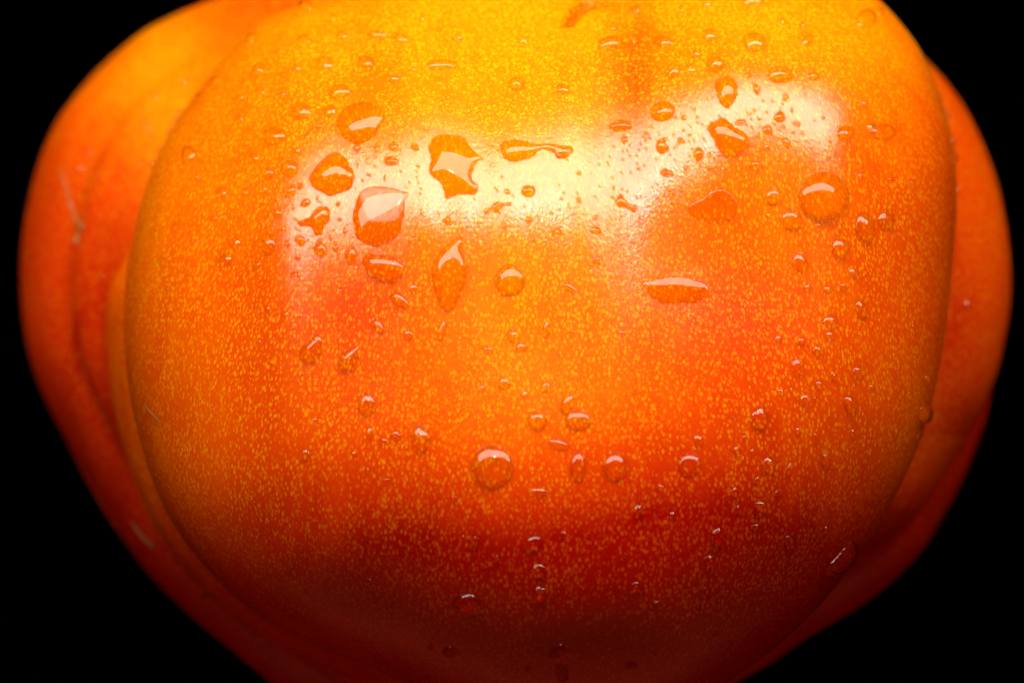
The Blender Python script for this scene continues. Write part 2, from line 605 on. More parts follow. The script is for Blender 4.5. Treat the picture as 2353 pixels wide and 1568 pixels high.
def dome(poly, ratio, sag=0.12, expo=0.8, centre=None, film=False, wetpoly=None):
    """water over a footprint poly (plan units): returns verts, faces, centre, real radius"""
    c = poly.mean(0) if centre is None else np.array(centre, float)
    n = len(poly)
    pc, nc = hit(*c)
    if pc is None:
        return None
    span = np.linalg.norm(poly - c, axis=1)
    nr = 4 if span.mean() < 11 else (7 if span.mean() < 30 else 12)
    skinf = None
    if film:
        nr = 18
        skinf = membrane(poly)
    apex = c + np.array([0, sag * span.mean()])
    if not film and ratio > 0:
        pass
    else:
        apex = c
    rim, rimn = [], []
    pts, nrm, prof = [], [], []
    lim = span.max() * PX * 5 + 0.003

    def put(q):
        p, nn = hit(q[0], q[1])
        if p is None or (p - pc).length > lim:
            s = 0.85
            while s > 0.1:
                q2 = c + (q - c) * s
                p, nn = hit(q2[0], q2[1])
                if p is not None and (p - pc).length < lim:
                    # run on along the tangent plane from the last good point
                    k = (DC + p.y) / DC
                    step = Vector(((q[0] - q2[0]) * PX * k, 0, -(q[1] - q2[1]) * PX * k))
                    step = step - nn * step.dot(nn)
                    w_ = p + step
                    f_ = bvh.find_nearest(w_)
                    if f_[0] is not None:
                        return f_[0], (nn if f_[1].dot(nn) > 0 else nn)
                    return p, nn
                s -= 0.15
            return pc, nc
        return p, nn
    rimw = []
    for i in range(n):
        p, nn = put(poly[i])
        rimw.append(p)
    size = [(p - pc).length for p in rimw]
    rmin = float(np.percentile(size, 25))
    H = ratio * rmin
    verts, faces = [], []
    p, nn = put(apex)
    verts.append(p + nc * (H if not film else H * skinf(apex) ** 0.7))
    for k in range(1, nr + 1):
        rho = (k / nr) ** 0.85 if k < nr else 1.0
        h = H * max(0.0, 1 - rho * rho) ** expo
        for i in range(n):
            q = apex + (poly[i] - apex) * rho
            if film and k < nr:
                q = apex + (poly[i] - apex) * (k / nr)
            if k == nr:
                p, nn = rimw[i], nc
            else:
                p, nn = put(q)
            nm = (nn * 0.5 + nc * 0.5).normalized()
            hh = h
            if film:
                m_ = skinf(q) if k < nr else 0.0
                hh = H * m_ ** 0.7 if m_ > 0 else (0.0 if k == nr else -0.00006)
            verts.append(p + nm * hh)
    for i in range(n):
        faces.append((0, 1 + i, 1 + (i + 1) % n))
    for k in range(nr - 1):
        o0, o1 = 1 + k * n, 1 + (k + 1) * n
        for i in range(n):
            j = (i + 1) % n
            faces.append((o0 + i, o1 + i, o1 + j, o0 + j))
    # underside sunk a little into the skin
    ro = 1 + (nr - 1) * n
    bo = len(verts)
    for i in range(n):
        verts.append(verts[ro + i] - nc * 0.00025 + (pc - verts[ro + i]) * 0.04)
    verts.append(pc - nc * 0.0009 if span.mean() > 25 else pc - nc * 0.0004)
    for i in range(n):
        j = (i + 1) % n
        faces.append((ro + i, bo + i, bo + j, ro + j))
        faces.append((bo + i, len(verts) - 1, bo + j))
    a_, b_, c_ = (verts[x] for x in faces[0])
    if (b_ - a_).cross(c_ - a_).dot(nc) < 0:
        faces = [tuple(reversed(f)) for f in faces]
    mark_wet(poly if wetpoly is None else wetpoly, pc, lim)
    return verts, faces, pc, rmin


def ellipse(u, v, ru, rv, rot, n, wob=0.06):
    a_ = math.radians(rot)
    ph1, ph2, ph3 = (random.uniform(0, 6.28) for _ in range(3))
    w1, w2 = random.uniform(0, wob), random.uniform(0, wob * 0.7)
    out = []
    for i in range(n):
        t_ = 2 * math.pi * i / n
        k = 1 + w1 * math.sin(2 * t_ + ph1) + w2 * math.sin(3 * t_ + ph2) + w2 * 0.5 * math.sin(5 * t_ + ph3)
        x, y = ru * k * math.cos(t_), rv * k * math.sin(t_)
        out.append((u + x * math.cos(a_) - y * math.sin(a_), v + x * math.sin(a_) + y * math.cos(a_)))
    return np.array(out)


# ------------------------------------------------------------------ water drops
CROPS = {'A': (0, 0, .425), 'B': (700, 0, .34), 'C': (1400, 0, .34), 'D': (2000, 0, .3901), 'E': (700, 350, .34), 'F': (1300, 350, .34),
         'G': (2000, 450, .3901), 'H': (0, 400, .34), 'I': (700, 850, .34), 'J': (1300, 850, .34), 'K': (2000, 1000, .3901),
         'L': (0, 900, .3827), 'M': (300, 1300, .425), 'N': (1100, 1300, .425)}
QF = 2352 / 2918.0


def cv(c, x, y):
    X0, Y0, s = CROPS[c]
    return ((X0 + x * s) * QF, (Y0 + y * s) * QF)


# drops one can name: sheet, outline or ellipse, height ratio, how others refer to it, its own label
NAMED = [
    ('E', [(535, 440), (610, 350), (700, 270), (760, 245), (850, 300), (870, 360), (905, 400), (915, 450), (880, 550), (800, 580), (710, 615), (640, 580), (570, 545), (540, 500)],
     .50, "the angular eight-sided drop", "bulging amber water drop with an angular eight-sided outline in the pale shine"),
    ('G', (890, 280, 188, 183, 0), .62, "the biggest domed drop", "biggest domed round water drop, with a long white streak across it"),
    ('C', [(1815, 1080), (1850, 1020), (1950, 995), (2010, 1030), (2060, 1080), (2130, 1120), (2170, 1180), (2160, 1230), (2100, 1290), (2020, 1330), (1950, 1310), (1890, 1230), (1850, 1150)],
     .5, "the slanted egg-shaped drop", "large slanted egg-shaped water drop in the brightest pale shine past the groove"),
    ('C', [(1865, 720), (1890, 670), (1950, 640), (2010, 645), (2060, 700), (2065, 780), (2040, 850), (1990, 910), (1940, 890), (1900, 830), (1885, 760)],
     .55, "the upright pear-shaped drop", "upright pear-shaped water drop directly above the large slanted egg-shaped one"),
    ('B', [(760, 1040), (780, 960), (850, 900), (960, 865), (1060, 870), (1140, 920), (1165, 990), (1120, 1080), (1060, 1160), (960, 1205), (860, 1180), (790, 1120)],
     .42, "the broad shallow drop", "broad shallow round water drop just above the angular eight-sided one"),
    ('E', [(955, 590), (985, 560), (1080, 530), (1200, 540), (1310, 570), (1370, 590), (1335, 650), (1325, 760), (1310, 860), (1290, 930), (1200, 1000), (1100, 1040), (1000, 1010), (930, 960), (905, 860), (905, 740), (930, 650)],
     .16, "the white-filled cup-shaped drop", "large cup-shaped water drop filled with white reflection and amber at its bottom"),
    ('E', [(990, 1110), (1080, 1100), (1200, 1110), (1290, 1150), (1330, 1210), (1310, 1290), (1230, 1345), (1120, 1320), (1030, 1270), (985, 1190)],
     .48, "the wide sagging drop", "wide sagging water drop with a straight white streak under the cup-shaped drop"),
    ('E', [(1530, 200), (1600, 110), (1750, 100), (1850, 140), (1900, 230), (1990, 300), (1930, 330), (1900, 420), (1900, 490), (1950, 520), (1930, 600), (1850, 600), (1760, 610), (1680, 635), (1655, 560), (1640, 500), (1570, 460), (1530, 400), (1560, 310)],
     .30, "the ragged puddle", "ragged water puddle with a white wedge-shaped glint, largest patch in the pale shine"),
    ('E', [(1800, 930), (1820, 980), (1815, 1060), (1850, 1130), (1870, 1230), (1830, 1350), (1800, 1430), (1750, 1530), (1710, 1600), (1650, 1560), (1600, 1450), (1560, 1300), (1570, 1170), (1620, 1090), (1690, 1010), (1760, 960)],
     .46, "the tall leaf-shaped drop", "tall leaf-shaped water drop with a bright white patch, pointed at both ends"),
    ('F', [(365, 200), (400, 150), (500, 140), (600, 160), (700, 180), (780, 170), (880, 190), (970, 200), (980, 240), (930, 290), (850, 300), (820, 250), (720, 220), (660, 260), (600, 300), (480, 325), (400, 290)],
     .42, "the long wavy drop", "long wavy water drop lying sideways with a thin wavy white streak"),
    ('F', [(235, 785), (248, 720), (300, 700), (345, 660), (385, 675), (460, 670), (455, 690), (390, 705), (360, 735), (380, 765), (320, 745), (270, 748)],
     .6, "the branching trickle", "tiny branching trickle of water in the middle of the white shine"),
    ('F', (450, 1320, 128, 140, 0), .42, "the round drop below the shine", "round clear water drop with a curved streak just below the white shine"),
    ('F', [(1560, 1345), (1650, 1310), (1800, 1280), (1950, 1290), (2100, 1350), (2125, 1420), (2050, 1500), (1900, 1530), (1750, 1520), (1640, 1470)],
     .15, "the drop with the fish-shaped glint", "wide water drop with a pinkish white fish-shaped glint beneath the bare orange patch"),
    ('F', [(1940, 700), (2070, 630), (2150, 570), (2260, 560), (2340, 640), (2350, 760), (2290, 830), (2180, 850), (2060, 830), (1970, 780)],
     .06, "the flat orange film", "flat film of water on the darker orange patch, with tiny bright sparkles"),
    ('I', [(440, 490), (470, 410), (550, 340), (600, 300), (632, 330), (635, 430), (610, 510), (560, 548), (485, 535)],
     .5, "the comma-shaped drop", "comma-shaped water drop with a thick slanting white glint on red skin"),
    ('I', [(785, 560), (790, 490), (870, 430), (950, 400), (945, 480), (935, 580), (865, 625), (805, 612)],
     .45, "the drop with a slanting glint", "clear water drop with a thin slanting glint beside the comma-shaped drop"),
    ('I', (1010, 890, 75, 105, 0), .42, "the drop with a tent-shaped glint", "upright water drop with a small tent-shaped white glint at its tip"),
    ('J', (675, 1020, 85, 88, 0), .62, "the round drop with a white cap", "round water drop on the lower middle with a white cap and glowing bottom"),
    ('J', (1020, 1020, 115, 92, 0), .42, "the wide oval drop with two sparks", "wide oval water drop with a pink slanting streak and two bright sparks above"),
    ('N', (710, 75, 140, 155, 0), .36, "the large low disc-shaped drop", "large low disc-shaped water drop with two brilliant white sparks above it"),
    ('J', (1330, 1410, 108, 125, 0), .5, "the glowing upright drop", "glowing amber upright water drop with a square lower edge on the dark red belly"),
    ('J', (1020, 1420, 68, 130, 0), .4, "the dim upright drop", "dim narrow upright water drop between two bigger ones on the lower belly"),
    ('J', (1955, 1400, 98, 100, 0), .34, "the faint round drop", "faint flat round water drop low beside the glowing upright drop"),
    ('G', (1195, 510, 75, 118, -12), .5, "the slim teardrop", "slim teardrop-shaped water drop with a bent white glint beside the biggest domed drop"),
    ('G', (655, 450, 85, 82, 0), .55, "the drop touching the biggest one", "round water drop just below and touching the biggest domed drop"),
    ('G', (525, 280, 65, 68, 0), .6, "the neat round drop", "neat round water drop level with the biggest domed drop on its inner side"),
    ('G', (1010, 660, 65, 85, 0), .6, "the round drop with a glowing rim", "round water drop with a glowing yellow rim beneath the biggest domed drop"),
    ('G', (1350, 450, 60, 82, 0), .38, "the faint oval drop", "faint oval water drop beyond the slim teardrop towards the red edge"),
    ('G', (720, 765, 55, 82, -15), .5, "the slanting oval drop", "slanting oval water drop with a yellow foot and a short white streak"),
    ('D', (570, 545, 95, 66, 5), .5, "the wide lens-shaped drop", "wide lens-shaped water drop with an arched white streak beside the pear-shaped drop"),
    ('D', (1320, 960, 98, 66, 0), .42, "the drop at the end of the shine", "irregular wide water drop where the pale shine fades into the red edge"),
    ('D', (1055, 980, 65, 62, 0), .5, "the round drop with a white notch", "round water drop with a small white notch in its side, above the biggest domed drop"),
    ('E', (372, 385, 70, 70, 0), .75, "the ball-like drop", "small ball-like dark-rimmed water drop beside the angular eight-sided one"),
    ('E', (182, 425, 57, 52, 0), .7, "the smaller ball-like drop", "smaller ball-like water drop beyond the other one at the edge of the shine"),
    ('E', (235, 110, 95, 82, -15), .5, "the tilted oval drop", "tilted oval water drop with a short white streak above the ball-like drops"),
    ('E', (190, 1020, 62, 95, 0), .58, "the upright oval drop", "upright oval water drop at the lower corner of the pale shine"),
    ('E', [(590, 720), (650, 695), (695, 710), (710, 760), (700, 820), (660, 870), (640, 930), (590, 950), (565, 900), (540, 860), (470, 870), (430, 850), (440, 815), (510, 810), (545, 780)],
     .55, "the claw-shaped drop", "claw-shaped water drop with a side spur below the angular eight-sided drop"),
    ('E', (885, 1110, 50, 84, 0), .65, "the bean-shaped drop", "smooth upright bean-shaped water drop beside the wide sagging drop"),
    ('B', (1645, 548, 135, 48, -2), .45, "the flat drop with a level streak", "flat water drop with a long level white streak on the golden shoulder"),
    ('C', (1000, 365, 112, 58, -8), .5, "the drop on the stem nub", "wide water drop with a thick white streak on the nub below the stem hollow"),
    ('C', (1435, 345, 92, 45, 6), .42, "the drop beyond the stem nub", "wide shallow water drop with a tapering streak just beyond the stem nub"),
    ('C', (2210, 355, 108, 80, 5), .5, "the bright-streaked shoulder drop", "oval water drop with a broad bright streak above the wide lens-shaped drop"),
    ('C', (1435, 935, 105, 85, -15), .45, "the drop at the groove's edge", "slanting water drop with a thin curved streak at the edge of the groove"),
    ('C', (1080, 1055, 90, 50, 0), .5, "the short flat drop in the groove", "short flat water drop with a square white streak in the groove"),
    ('B', (790, 770, 105, 62, -8), .48, "the flat oval drop with white bar", "flat oval water drop with a white bar high above the broad shallow drop"),
    ('B', (465, 930, 88, 72, -10), .5, "the yellow-footed drop", "round water drop with yellow flecks at its foot above the tilted oval drop"),
    ('B', (670, 530, 75, 58, 0), .5, "the drop with a bright arched cap", "water drop with a bright arched white cap on the golden shoulder near the fold"),
    ('F', [(1670, 190), (1700, 140), (1780, 130), (1750, 170), (1785, 200), (1780, 240), (1710, 255), (1680, 230)],
     .6, "the hooked drop", "small hooked open-sided water drop at the near edge of the far shine"),
    ('F', (2030, 262, 45, 55, 10), .6, "the rounded square drop", "small rounded square water drop below and beside the slanted egg-shaped drop"),
    ('F', (605, 572, 62, 52, 0), .5, "the star-edged drop", "small star-edged amber water drop in the middle of the white shine"),
    ('F', (845, 925, 45, 40, 0), .6, "the dark rounded drop", "small dark rounded water drop with a white middle at the shine's lower rim"),
    ('F', [(1380, 600), (1420, 640), (1450, 680), (1520, 700), (1500, 750), (1430, 720), (1350, 700), (1330, 660)],
     .4, "the splash-shaped patch", "splash-shaped patch of water where the groove crosses the shine"),
    ('K', (697, 115, 45, 72, 0), .6, "the pointed drop", "pointed water drop with a white tip on the deep orange far side"),
    ('K', (1090, 392, 52, 76, -8), .55, "the sparkling upright drop", "sparkling upright oval water drop with a white cap on the darkening far side"),
    ('K', (755, 355, 43, 50, 0), .6, "the white-capped round drop", "small white-capped round water drop left of the sparkling upright drop"),
    ('K', (490, 832, 52, 64, 0), .55, "the white-capped low drop", "white-capped water drop on the dim red lower far side"),
    ('K', [(1080, 1375), (1125, 1400), (1120, 1480), (1085, 1560), (1000, 1620), (930, 1620), (925, 1560), (985, 1500), (1040, 1440)],
     .4, "the blurred runny drop", "blurred runny brownish water drop near the dark lower edge"),
    ('K', (1630, 450, 45, 82, 5), .4, "the blurred upright drop", "blurred upright water drop beside the dark far fold"),
    ('A', (1262, 1035, 42, 68, 25), .5, "the crescent-lit drop", "water drop showing only a pale crescent near the long fold"),
    ('D', (1200, 140, 78, 72, 0), .45, "the drop near the upper edge", "water drop with a small white corner glint near the upper far edge"),
]

MORE = {
    'B': "500 60 72 40 0;725 145 30 30 0;495 330 58 45 0;1010 520 70 52 0;1100 295 92 32 -5;1300 325 58 42 0;1480 145 35 34 0;430 570 42 35 0;1240 660 58 35 0;125 765 45 40 0;310 775 45 40 0;710 930 60 58 0;610 1055 42 38 0;520 1140 35 36 0;60 1050 38 30 0;2270 705 75 58 0;1780 320 45 28 0;2320 335 48 38 0;45 330 60 28 -50;105 580 68 32 -45;60 1320 40 42 0;880 190 18 22 0;285 420 22 24 0;1510 1080 26 18 30;1890 945 26 20 0;1410 580 30 24 0;810 290 45 34 0;265 600 28 22 0;930 1235 30 38 0",
    'E': "428 232 32 32 0;157 557 35 35 0;375 575 60 45 -50;457 530 25 28 0;263 645 17 20 0;105 665 20 22 0;260 760 40 43 0;335 693 12 14 0;395 705 14 28 0;308 895 32 37 0;455 985 45 50 0;345 1015 25 32 0;440 1130 28 28 0;90 1190 42 32 0;625 1060 50 64 0;415 1280 45 34 0;500 670 48 30 -30;1240 200 45 42 0;1100 215 25 40 10;1218 320 62 40 10;1415 205 38 28 30;1230 85 20 20 0;1400 985 58 32 -30;770 680 20 20 0;835 910 18 28 0;790 815 18 20 0;605 655 12 18 0;1045 440 12 14 0;980 480 13 15 0;1165 450 12 18 0;1470 555 10 10 0;1450 510 10 10 0;710 960 18 22 0;1405 1395 40 46 0;1290 1480 100 50 40;2190 580 30 24 25;2170 860 22 24 0;2175 905 17 17 0;1695 825 28 36 -20;1475 750 14 26 0;235 850 10 12 0;140 848 12 14 0;245 562 9 12 0;780 1410 34 32 0;755 1050 28 30 0",
    'F': "1030 425 22 20 0;1030 650 22 28 0;605 815 32 33 0;1170 905 52 34 0;1170 795 33 15 0;1045 960 14 26 0;690 810 10 12 0;645 985 18 28 0;960 1385 82 34 35;1185 1150 52 36 0;1410 140 28 36 0;1880 155 34 30 0;2120 265 18 25 0;1765 425 62 32 10;1925 380 18 22 0;2040 368 15 17 0;2130 385 28 24 0;2235 395 20 26 0;1620 125 14 14 0;1590 85 22 22 0;1885 570 17 20 0;1810 590 28 28 0;1965 590 14 18 0;1690 640 20 20 0;1790 668 26 26 0;1515 630 12 15 0;1320 545 15 15 0;1460 275 12 14 0;875 275 45 26 0;285 185 26 14 0;1590 215 12 16 0;1110 40 1 1 0",
    'C': "1210 85 48 35 0;1590 75 32 26 0;1800 32 42 26 0;2190 14 95 38 0;1020 225 46 30 0;1825 292 68 45 0;265 328 52 36 0;600 750 62 46 0;1520 600 78 58 -35;1665 580 45 40 0;1720 455 46 38 0;1880 540 78 70 0;1545 985 15 17 0;1617 987 24 27 0;2225 748 28 46 -5;2145 632 28 32 0;2090 1030 46 30 -10;2315 1090 44 42 0;2235 1140 18 24 0;2300 1240 33 36 0;2220 1388 60 48 10;2150 960 12 15 0;2185 1070 12 12 0;2250 1060 10 14 0;2055 950 12 10 0;1815 835 10 12 0;1850 830 8 12 0;1695 910 22 12 -15;2305 940 14 14 0;1290 1110 22 25 0;400 415 40 16 0;720 440 30 14 0;1195 345 24 16 0;1440 740 24 26 0",
    'D': "570 856 48 36 -10;480 945 42 38 0;600 928 18 20 0;690 905 28 22 20;410 990 18 22 0;465 1082 30 30 0;620 1045 28 44 -20;733 978 16 13 0;552 1172 17 22 0;612 1172 20 25 0;550 1100 8 9 0;665 965 12 14 0;520 745 18 12 0;655 805 12 18 0;610 710 20 28 0;1240 935 28 46 -20;1165 1200 20 28 0;1253 1235 12 15 0;1160 1285 18 30 0;570 1270 18 22 0;885 865 14 14 0;815 555 48 32 0;765 285 55 46 30;740 185 32 26 0;590 155 28 26 0;1195 757 36 24 35;1540 1335 24 30 0;1385 1310 20 24 0;1300 90 30 34 0;970 1140 12 13 0;1350 1180 12 18 0",
    'G': "480 425 16 18 0;850 495 18 18 0;1110 840 36 42 0;1035 945 30 36 0;920 962 34 32 0;770 950 30 36 0;1165 1110 42 78 -10;940 1190 66 42 -10;725 1340 34 38 0;560 1325 25 42 0;940 1300 36 42 0;850 1410 42 48 0;1945 1070 32 46 0;1610 1345 20 36 0;1680 1290 16 26 0;1880 245 26 34 0;1860 510 16 26 0;2020 960 20 22 0;1550 1230 18 24 0;1215 1400 1 1 0",
    'K': "965 190 25 42 0;855 248 26 38 15;1145 155 46 50 -30;575 300 22 30 0;420 490 68 92 0;1520 320 26 34 0;1650 205 20 38 0;835 347 18 20 0;650 285 14 18 0;255 722 30 32 0;370 742 18 30 0;635 865 18 58 15;905 790 36 56 -15;1120 605 30 42 0;700 585 24 30 0;315 635 22 26 0;235 487 16 18 0;405 948 22 32 0;240 1035 32 42 15;430 1155 52 62 20;550 1040 18 24 0;260 1158 22 36 0;650 1385 42 44 0;185 1100 20 28 0;1300 1060 22 30 20;1445 1037 20 28 15;1455 1145 18 22 0;960 1147 18 28 15;400 1292 32 28 -30;1420 575 14 28 20;1582 620 12 30 20;832 640 20 46 0;120 1360 62 64 0;1505 660 14 24 0;1325 915 24 22 0;1240 268 20 28 0;910 1305 18 26 15",
    'I': "1110 235 38 85 -35;1360 305 42 48 0;2030 432 52 34 0;2240 312 56 52 0;2310 412 52 44 0;2165 712 58 62 0;1035 1135 32 58 0;1155 1200 30 38 0;1255 1150 46 50 0;1465 1180 78 122 0;490 1315 46 58 0;905 1302 24 28 0;582 1018 22 20 0;332 137 28 30 0;412 235 20 28 0;180 92 30 32 0;465 145 14 16 0;235 332 13 14 0;110 362 24 18 0;1642 270 34 95 18;575 655 18 20 0;350 572 14 16 0;485 630 16 16 0;1185 1515 22 16 0;1020 1440 24 22 0;1070 690 18 18 0",
    'J': "860 1218 92 44 18;750 742 42 50 0;755 255 32 82 0;580 812 28 42 0;930 885 52 98 25;1390 290 36 30 0;210 752 30 32 0;868 468 14 22 0;970 290 14 20 0;2035 1195 40 56 -25;2325 990 20 24 0",
    'N': "590 580 38 46 0;985 580 60 50 0;1020 770 62 46 0;740 695 22 38 -20;1030 922 56 52 0;540 972 92 52 0;1690 380 34 52 0;1600 690 18 20 0;1680 872 36 36 0;2178 700 36 42 0;1920 400 22 34 0;1840 208 28 26 0;2140 940 34 64 15;1640 1400 40 24 -15;1150 1310 56 40 -35;1180 1450 42 64 -20;430 1310 50 40 15;1190 530 24 32 0;455 292 20 36 0;1028 240 58 34 0;2210 1190 22 16 -30;1950 1140 18 15 0;950 1420 20 22 0;300 1270 16 26 20;1815 985 28 18 0",
    'M': "1765 840 24 20 0;1345 900 13 13 0;690 900 22 36 20",
    'A': "1310 1175 22 34 0;1485 1290 40 40 0;1640 1285 20 26 0;1690 1050 36 32 0;1430 1462 30 20 -20;1600 792 28 24 0;1745 605 30 22 0;1900 617 25 22 0;1620 655 38 22 -30;1440 542 32 18 -30;985 872 42 20 -40;1243 550 28 20 -10;1030 640 26 22 0;580 1022 22 22 0;520 1135 42 32 -20;650 1160 25 22 0;920 1105 24 22 0;1350 652 42 16 0",
    'H': "1975 865 42 56 20;1880 1000 68 68 0;1578 1147 26 30 0;1400 1242 16 24 0;1310 772 22 28 0;1345 1012 32 34 0;2235 1412 32 30 0;1675 1325 22 25 0;850 1170 26 26 0;550 1180 22 20 0;880 705 38 22 -15;1655 842 14 16 0;1470 718 34 20 -50",
    'L': "562 95 28 26 0;552 162 26 24 0;1910 192 32 22 0;1470 1112 12 12 0",
}
EDGE = [(1740, 700, 18), (1757, 728, 14), (1795, 835, 26), (1806, 872, 14), (1848, 1040, 24), (1860, 1150, 26), (1872, 1180, 14)]       # sheet D, drops seen on the skyline of the front lobe
EDGE_L = [(604, 33), (586, 46), (548, 74), (527, 92), (508, 106), (497, 116), (462, 157), (452, 168), (441, 182), (424, 222), (402, 258), (389, 276), (374, 302), (356, 345), (342, 380)]

drops = []          # (object data, u, v, radius, aspect, named?)


def add_drop(poly, ratio, label=None, ref=None, sag=0.12, wetpoly=None, film=False):
    res = dome(poly, ratio, sag, wetpoly=wetpoly, film=film)
    if res is None:
        return None
    verts, faces, pc, rmin = res
    vs = [p - pc for p in verts]
    o = mesh_obj("water_drop", vs, faces, WATER)
    o.location = pc
    ext = poly.max(0) - poly.min(0)
    drops.append(dict(o=o, u=float(poly[:, 0].mean()), v=float(poly[:, 1].mean()), r=float(0.25 * (ext[0] + ext[1])),
                      asp=float(ext[0] / max(ext[1], 1e-6)), label=label, ref=ref))
    return o


for sh, shape, ratio, ref, label in NAMED:
    X0, Y0, s = CROPS[sh]
    if isinstance(shape, tuple):
        u, v = cv(sh, shape[0], shape[1])
        k = s * QF
        poly = ellipse(u, v, shape[2] * k, shape[3] * k, shape[4], 44, 0.05)
    else:
        poly = spline_loop([cv(sh, x, y) for x, y in shape], 72)
        rr_ = np.random.RandomState(len(drops)).normal(0, 0.8, poly.shape)
        poly = poly + (rr_ + np.roll(rr_, 1, 0) + np.roll(rr_, -1, 0)) / 3
    wp = None
    if ref == "the white-filled cup-shaped drop":
        wp = spline_loop([cv('E', x, y) for x, y in [(955, 590), (985, 700), (1020, 790), (1060, 830), (1200, 825), (1285, 790), (1320, 660), (1325, 760), (1310, 860), (1290, 930), (1200, 1000), (1100, 1040), (1000, 1010), (930, 960), (905, 860), (905, 740)]], 60)
    add_drop(poly, ratio, label, ref, wetpoly=wp, film=not isinstance(shape, tuple))

taken = [(q['u'], q['v'], q['r']) for q in drops]
for sh, txt in MORE.items():
    k = CROPS[sh][2] * QF
    for item in txt.split(';'):
        x, y, rx, ry, rot = (float(q) for q in item.split())
        if rx < 3:
            continue
        u, v = cv(sh, x, y)
        if any(math.hypot(u - a_, v - b_) < 0.6 * max(c_, rx * k) and c_ < 60 for a_, b_, c_ in taken):
            continue
        taken.append((u, v, 0.5 * (rx + ry) * k))
        small = max(rx, ry) * k < 11
        poly = ellipse(u, v, rx * k, ry * k, rot, 20 if small else 32, 0.10 if not small else 0.06)
        add_drop(poly, random.uniform(0.42, 0.62), sag=0.10)


def edge_drop(u, v, rad, cu):
    """bead on the skyline of the front lobe: a small dome on the curved-away skin"""
    # step inwards until the ray meets the front lobe, then lay the bead against it
    for stp in range(-2, 16):
        uu = u + (stp if cu > u else -stp)
        p, n_ = hit(uu, v)
        if p is not None and p.y < 0.004:
            break
    else:
        return
    R_ = rad * PX
    t1 = Vector((0, 1, 0)).cross(n_).normalized()
    t2 = n_.cross(t1).normalized()
    verts, faces = [], []
    n, nr = 16, 6
    verts.append(n_ * R_ * 0.75)
    for k_ in range(1, nr + 1):
        a_ = 0.5 * math.pi * k_ / nr * 1.25
        for i in range(n):
            f_ = 2 * math.pi * i / n
            verts.append((t1 * math.cos(f_) + t2 * math.sin(f_)) * R_ * math.sin(a_) + n_ * R_ * 0.75 * math.cos(a_))
    for i in range(n):
        faces.append((0, 1 + i, 1 + (i + 1) % n))
    for k_ in range(nr - 1):
        for i in range(n):
            j = (i + 1) % n
            faces.append((1 + k_ * n + i, 1 + (k_ + 1) * n + i, 1 + (k_ + 1) * n + j, 1 + k_ * n + j))
    faces.append(tuple(1 + (nr - 1) * n + i for i in reversed(range(n))))
    a1, b1, c1_ = (verts[x] for x in faces[0])
    if (b1 - a1).cross(c1_ - a1).dot(n_) < 0:
        faces = [tuple(reversed(f)) for f in faces]
    o = mesh_obj("water_drop", verts, faces, WATER)
    o.location = p
    drops.append(dict(o=o, u=u, v=v, r=rad, asp=1.0, label=None, ref=None, edge='far' if u > 1200 else 'long'))


for x, y, rad in EDGE:
    u, v = cv('D', x, y)
    edge_drop(u, v, rad * .3901 * QF * 1.25, 1200)
for u, v in EDGE_L:
    edge_drop(u, v, random.uniform(6, 11), 1200)

# only the 296 that show largest stay single; the rest join one scatter of beads
drops.sort(key=lambda q: (q['ref'] is None, -q['r']))
REST = drops[296:]
drops = drops[:296]
rest_v, rest_f = [], []
for q in REST:
    o = q['o']
    b0 = len(rest_v)
    rest_v += [o.matrix_basis @ x.co for x in o.data.vertices]
    rest_f += [tuple(b0 + i for i in p_.vertices) for p_ in o.data.polygons]
    bpy.data.objects.remove(o)

# names and labels: every further drop is told by its size, form and the named drop it lies next to
refs = [q for q in drops if q['ref']]
used = set()
RANK = ["", ", next one out", ", third one out", ", fourth one out", ", fifth one out", ", sixth one out", ", seventh one out", ", eighth one out"]
for q in sorted([q for q in drops if not q['ref']], key=lambda q: -q['r']):
    size = "speck-sized" if q['r'] < 5 else "tiny" if q['r'] < 8 else "small" if q['r'] < 14 else "medium-sized"
    form = "wide" if q['asp'] > 1.45 else "upright" if q['asp'] < 0.72 else "round"
    if q.get('edge'):
        form = "bead-like"
    best = sorted(refs, key=lambda z: math.hypot(z['u'] - q['u'], z['v'] - q['v']))[:3]
    done = False
    for rk in range(len(RANK)):
        for z in best:
            du, dv = q['u'] - z['u'], q['v'] - z['v']
            if abs(dv) > 1.6 * abs(du):
                rel = "above" if dv < 0 else "below"
            elif abs(du) > 1.6 * abs(dv):
                rel = "to the left of" if du < 0 else "to the right of"
            else:
                rel = ("up and " if dv < 0 else "down and ") + ("left of" if du < 0 else "right of")
            if q.get('edge'):
                lab = f"{size} bead of water on the lobe's rim, {rel} {z['ref']}{RANK[rk]}"
            else:
                lab = f"{size} {form} water drop {rel} {z['ref']}{RANK[rk]}"
            if lab not in used and len(lab.split()) <= 16:
                used.add(lab)
                q['label'] = lab
                done = True
                break
        if done:
            break
    if not done:
        q['label'] = f"{size} {form} water drop among many alike near {best[0]['ref']}"
for q in drops:
    tag(q['o'], q['label'], "water drop", "water drops beading on the tomato")

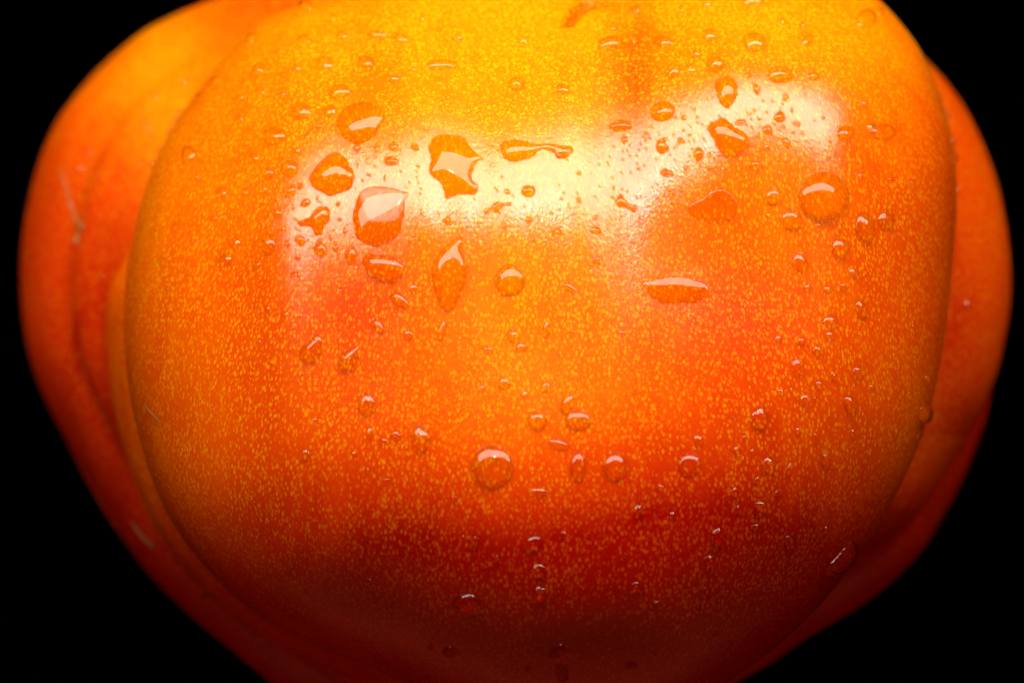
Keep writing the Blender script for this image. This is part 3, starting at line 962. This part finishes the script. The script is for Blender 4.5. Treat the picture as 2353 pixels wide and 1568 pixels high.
# fine mist of specks nobody could count
mv, mf = list(rest_v), list(rest_f)
spots = [(1180, 470, 190, 90, 190), (700, 480, 110, 110, 140), (1720, 290, 110, 90, 190), (900, 380, 110, 60, 70), (1450, 400, 60, 80, 40), (1580, 330, 60, 60, 50), (1200, 900, 600, 330, 160)]
for (u0, v0, su, sv, n) in spots:
    for _ in range(n):
        u, v = rng.normal(u0, su), rng.normal(v0, sv)
        if any(math.hypot(u - a_, v - b_) < c_ + 3 for a_, b_, c_ in taken):
            continue
        p, nn = hit(u, v)
        if p is None:
            continue
        R_ = rng.choice([1.3, 1.8, 2.3, 3.2], p=[.4, .3, .2, .1])
        mark_wet(ellipse(u, v, R_ + .6, R_ + .6, 0, 8), p, 0.002)
        R_ *= PX
        t1 = nn.orthogonal().normalized()
        t2 = nn.cross(t1)
        b0 = len(mv)
        mv.append(p + nn * R_ * 0.45)
        st = rng.uniform(0.8, 1.5)
        for rr_, hh in ((0.6, 0.33), (1.0, -0.05)):
            for i in range(7):
                f_ = 2 * math.pi * i / 7
                mv.append(p + t1 * math.cos(f_) * R_ * rr_ + t2 * math.sin(f_) * R_ * rr_ * st + nn * R_ * hh)
        for i in range(7):
            j = (i + 1) % 7
            mf.append((b0, b0 + 1 + i, b0 + 1 + j))
            mf.append((b0 + 1 + i, b0 + 8 + i, b0 + 8 + j, b0 + 1 + j))
mist = mesh_obj("water_mist", mv, mf, WATER)
mist["kind"] = "stuff"
tag(mist, "fine scatter of pinprick water specks between the bigger drops", "water mist")

at = me.attributes.new("wet", 'FLOAT', 'POINT')
at.data.foreach_set("value", wet.astype(np.float32))


# ------------------------------------------------------------------ dry fibres stuck to the skin
def fibre(name, pts, rad, mat, label):
    """a flattened irregular strand laid along the skin"""
    path = []
    for (u, v), rr_ in zip(pts, rad):
        p, nn = hit(u, v)
        path.append((p + nn * 0.00008, nn, rr_ * PX))
    # resample
    fine = []
    for i in range(len(path) - 1):
        for s in np.linspace(0, 1, 6, endpoint=False):
            p0, p1 = path[i], path[i + 1]
            fine.append((p0[0].lerp(p1[0], s), p0[1].lerp(p1[1], s), p0[2] * (1 - s) + p1[2] * s))
    fine.append(path[-1])
    vs_, fs_ = [], []
    n = 8
    for i, (p, nn, rr_) in enumerate(fine):
        tgt = (fine[min(i + 1, len(fine) - 1)][0] - fine[max(i - 1, 0)][0]).normalized()
        side = tgt.cross(nn).normalized()
        wv = 1 + 0.18 * math.sin(i * 1.7) + 0.1 * math.sin(i * 4.1)
        for k_ in range(n):
            f_ = 2 * math.pi * k_ / n
            vs_.append(p + side * math.cos(f_) * rr_ * wv + nn * (math.sin(f_) * rr_ * 0.45 * wv))
    for i in range(len(fine) - 1):
        for k_ in range(n):
            j = (k_ + 1) % n
            fs_.append((i * n + k_, i * n + j, (i + 1) * n + j, (i + 1) * n + k_))
    fs_.append(tuple(range(n)))
    fs_.append(tuple(reversed(range((len(fine) - 1) * n, len(fine) * n))))
    c = path[0][0]
    o = mesh_obj(name, [p - c for p in vs_], fs_, mat)
    o.location = c
    tag(o, label, "fibre")
    return o


STRAW = fibre_material("dry_straw", (0.30, 0.17, 0.055), (0.22, 0.08, 0.010))
STRAW2 = fibre_material("dull_straw", (0.22, 0.085, 0.004), (0.16, 0.05, 0.003))
fibre("dry_fibre", [(143, 388), (148, 415), (156, 445), (163, 470), (171, 492), (180, 512), (191, 524), (181, 534), (177, 548), (175, 562)],
      [1.0, 2.0, 1.8, 3.0, 1.8, 5.0, 5.5, 2.6, 6.0, 2.0], STRAW, "pale straw fibre with a kinked end stuck on the lobe behind")
fibre("dry_fibre", [(300, 1195), (318, 1218), (332, 1237), (352, 1256)], [1.5, 4, 3.5, 3.5], STRAW2, "dim brownish fibre low on the dark lobe behind the long fold")
fibre("dry_fibre", [(333, 925), (345, 945), (358, 958), (371, 972)], [1, 2.2, 2.2, 1.2], STRAW2, "short dull yellow fibre lying across the long fold")
print("drops", len(drops), "verts", len(P))
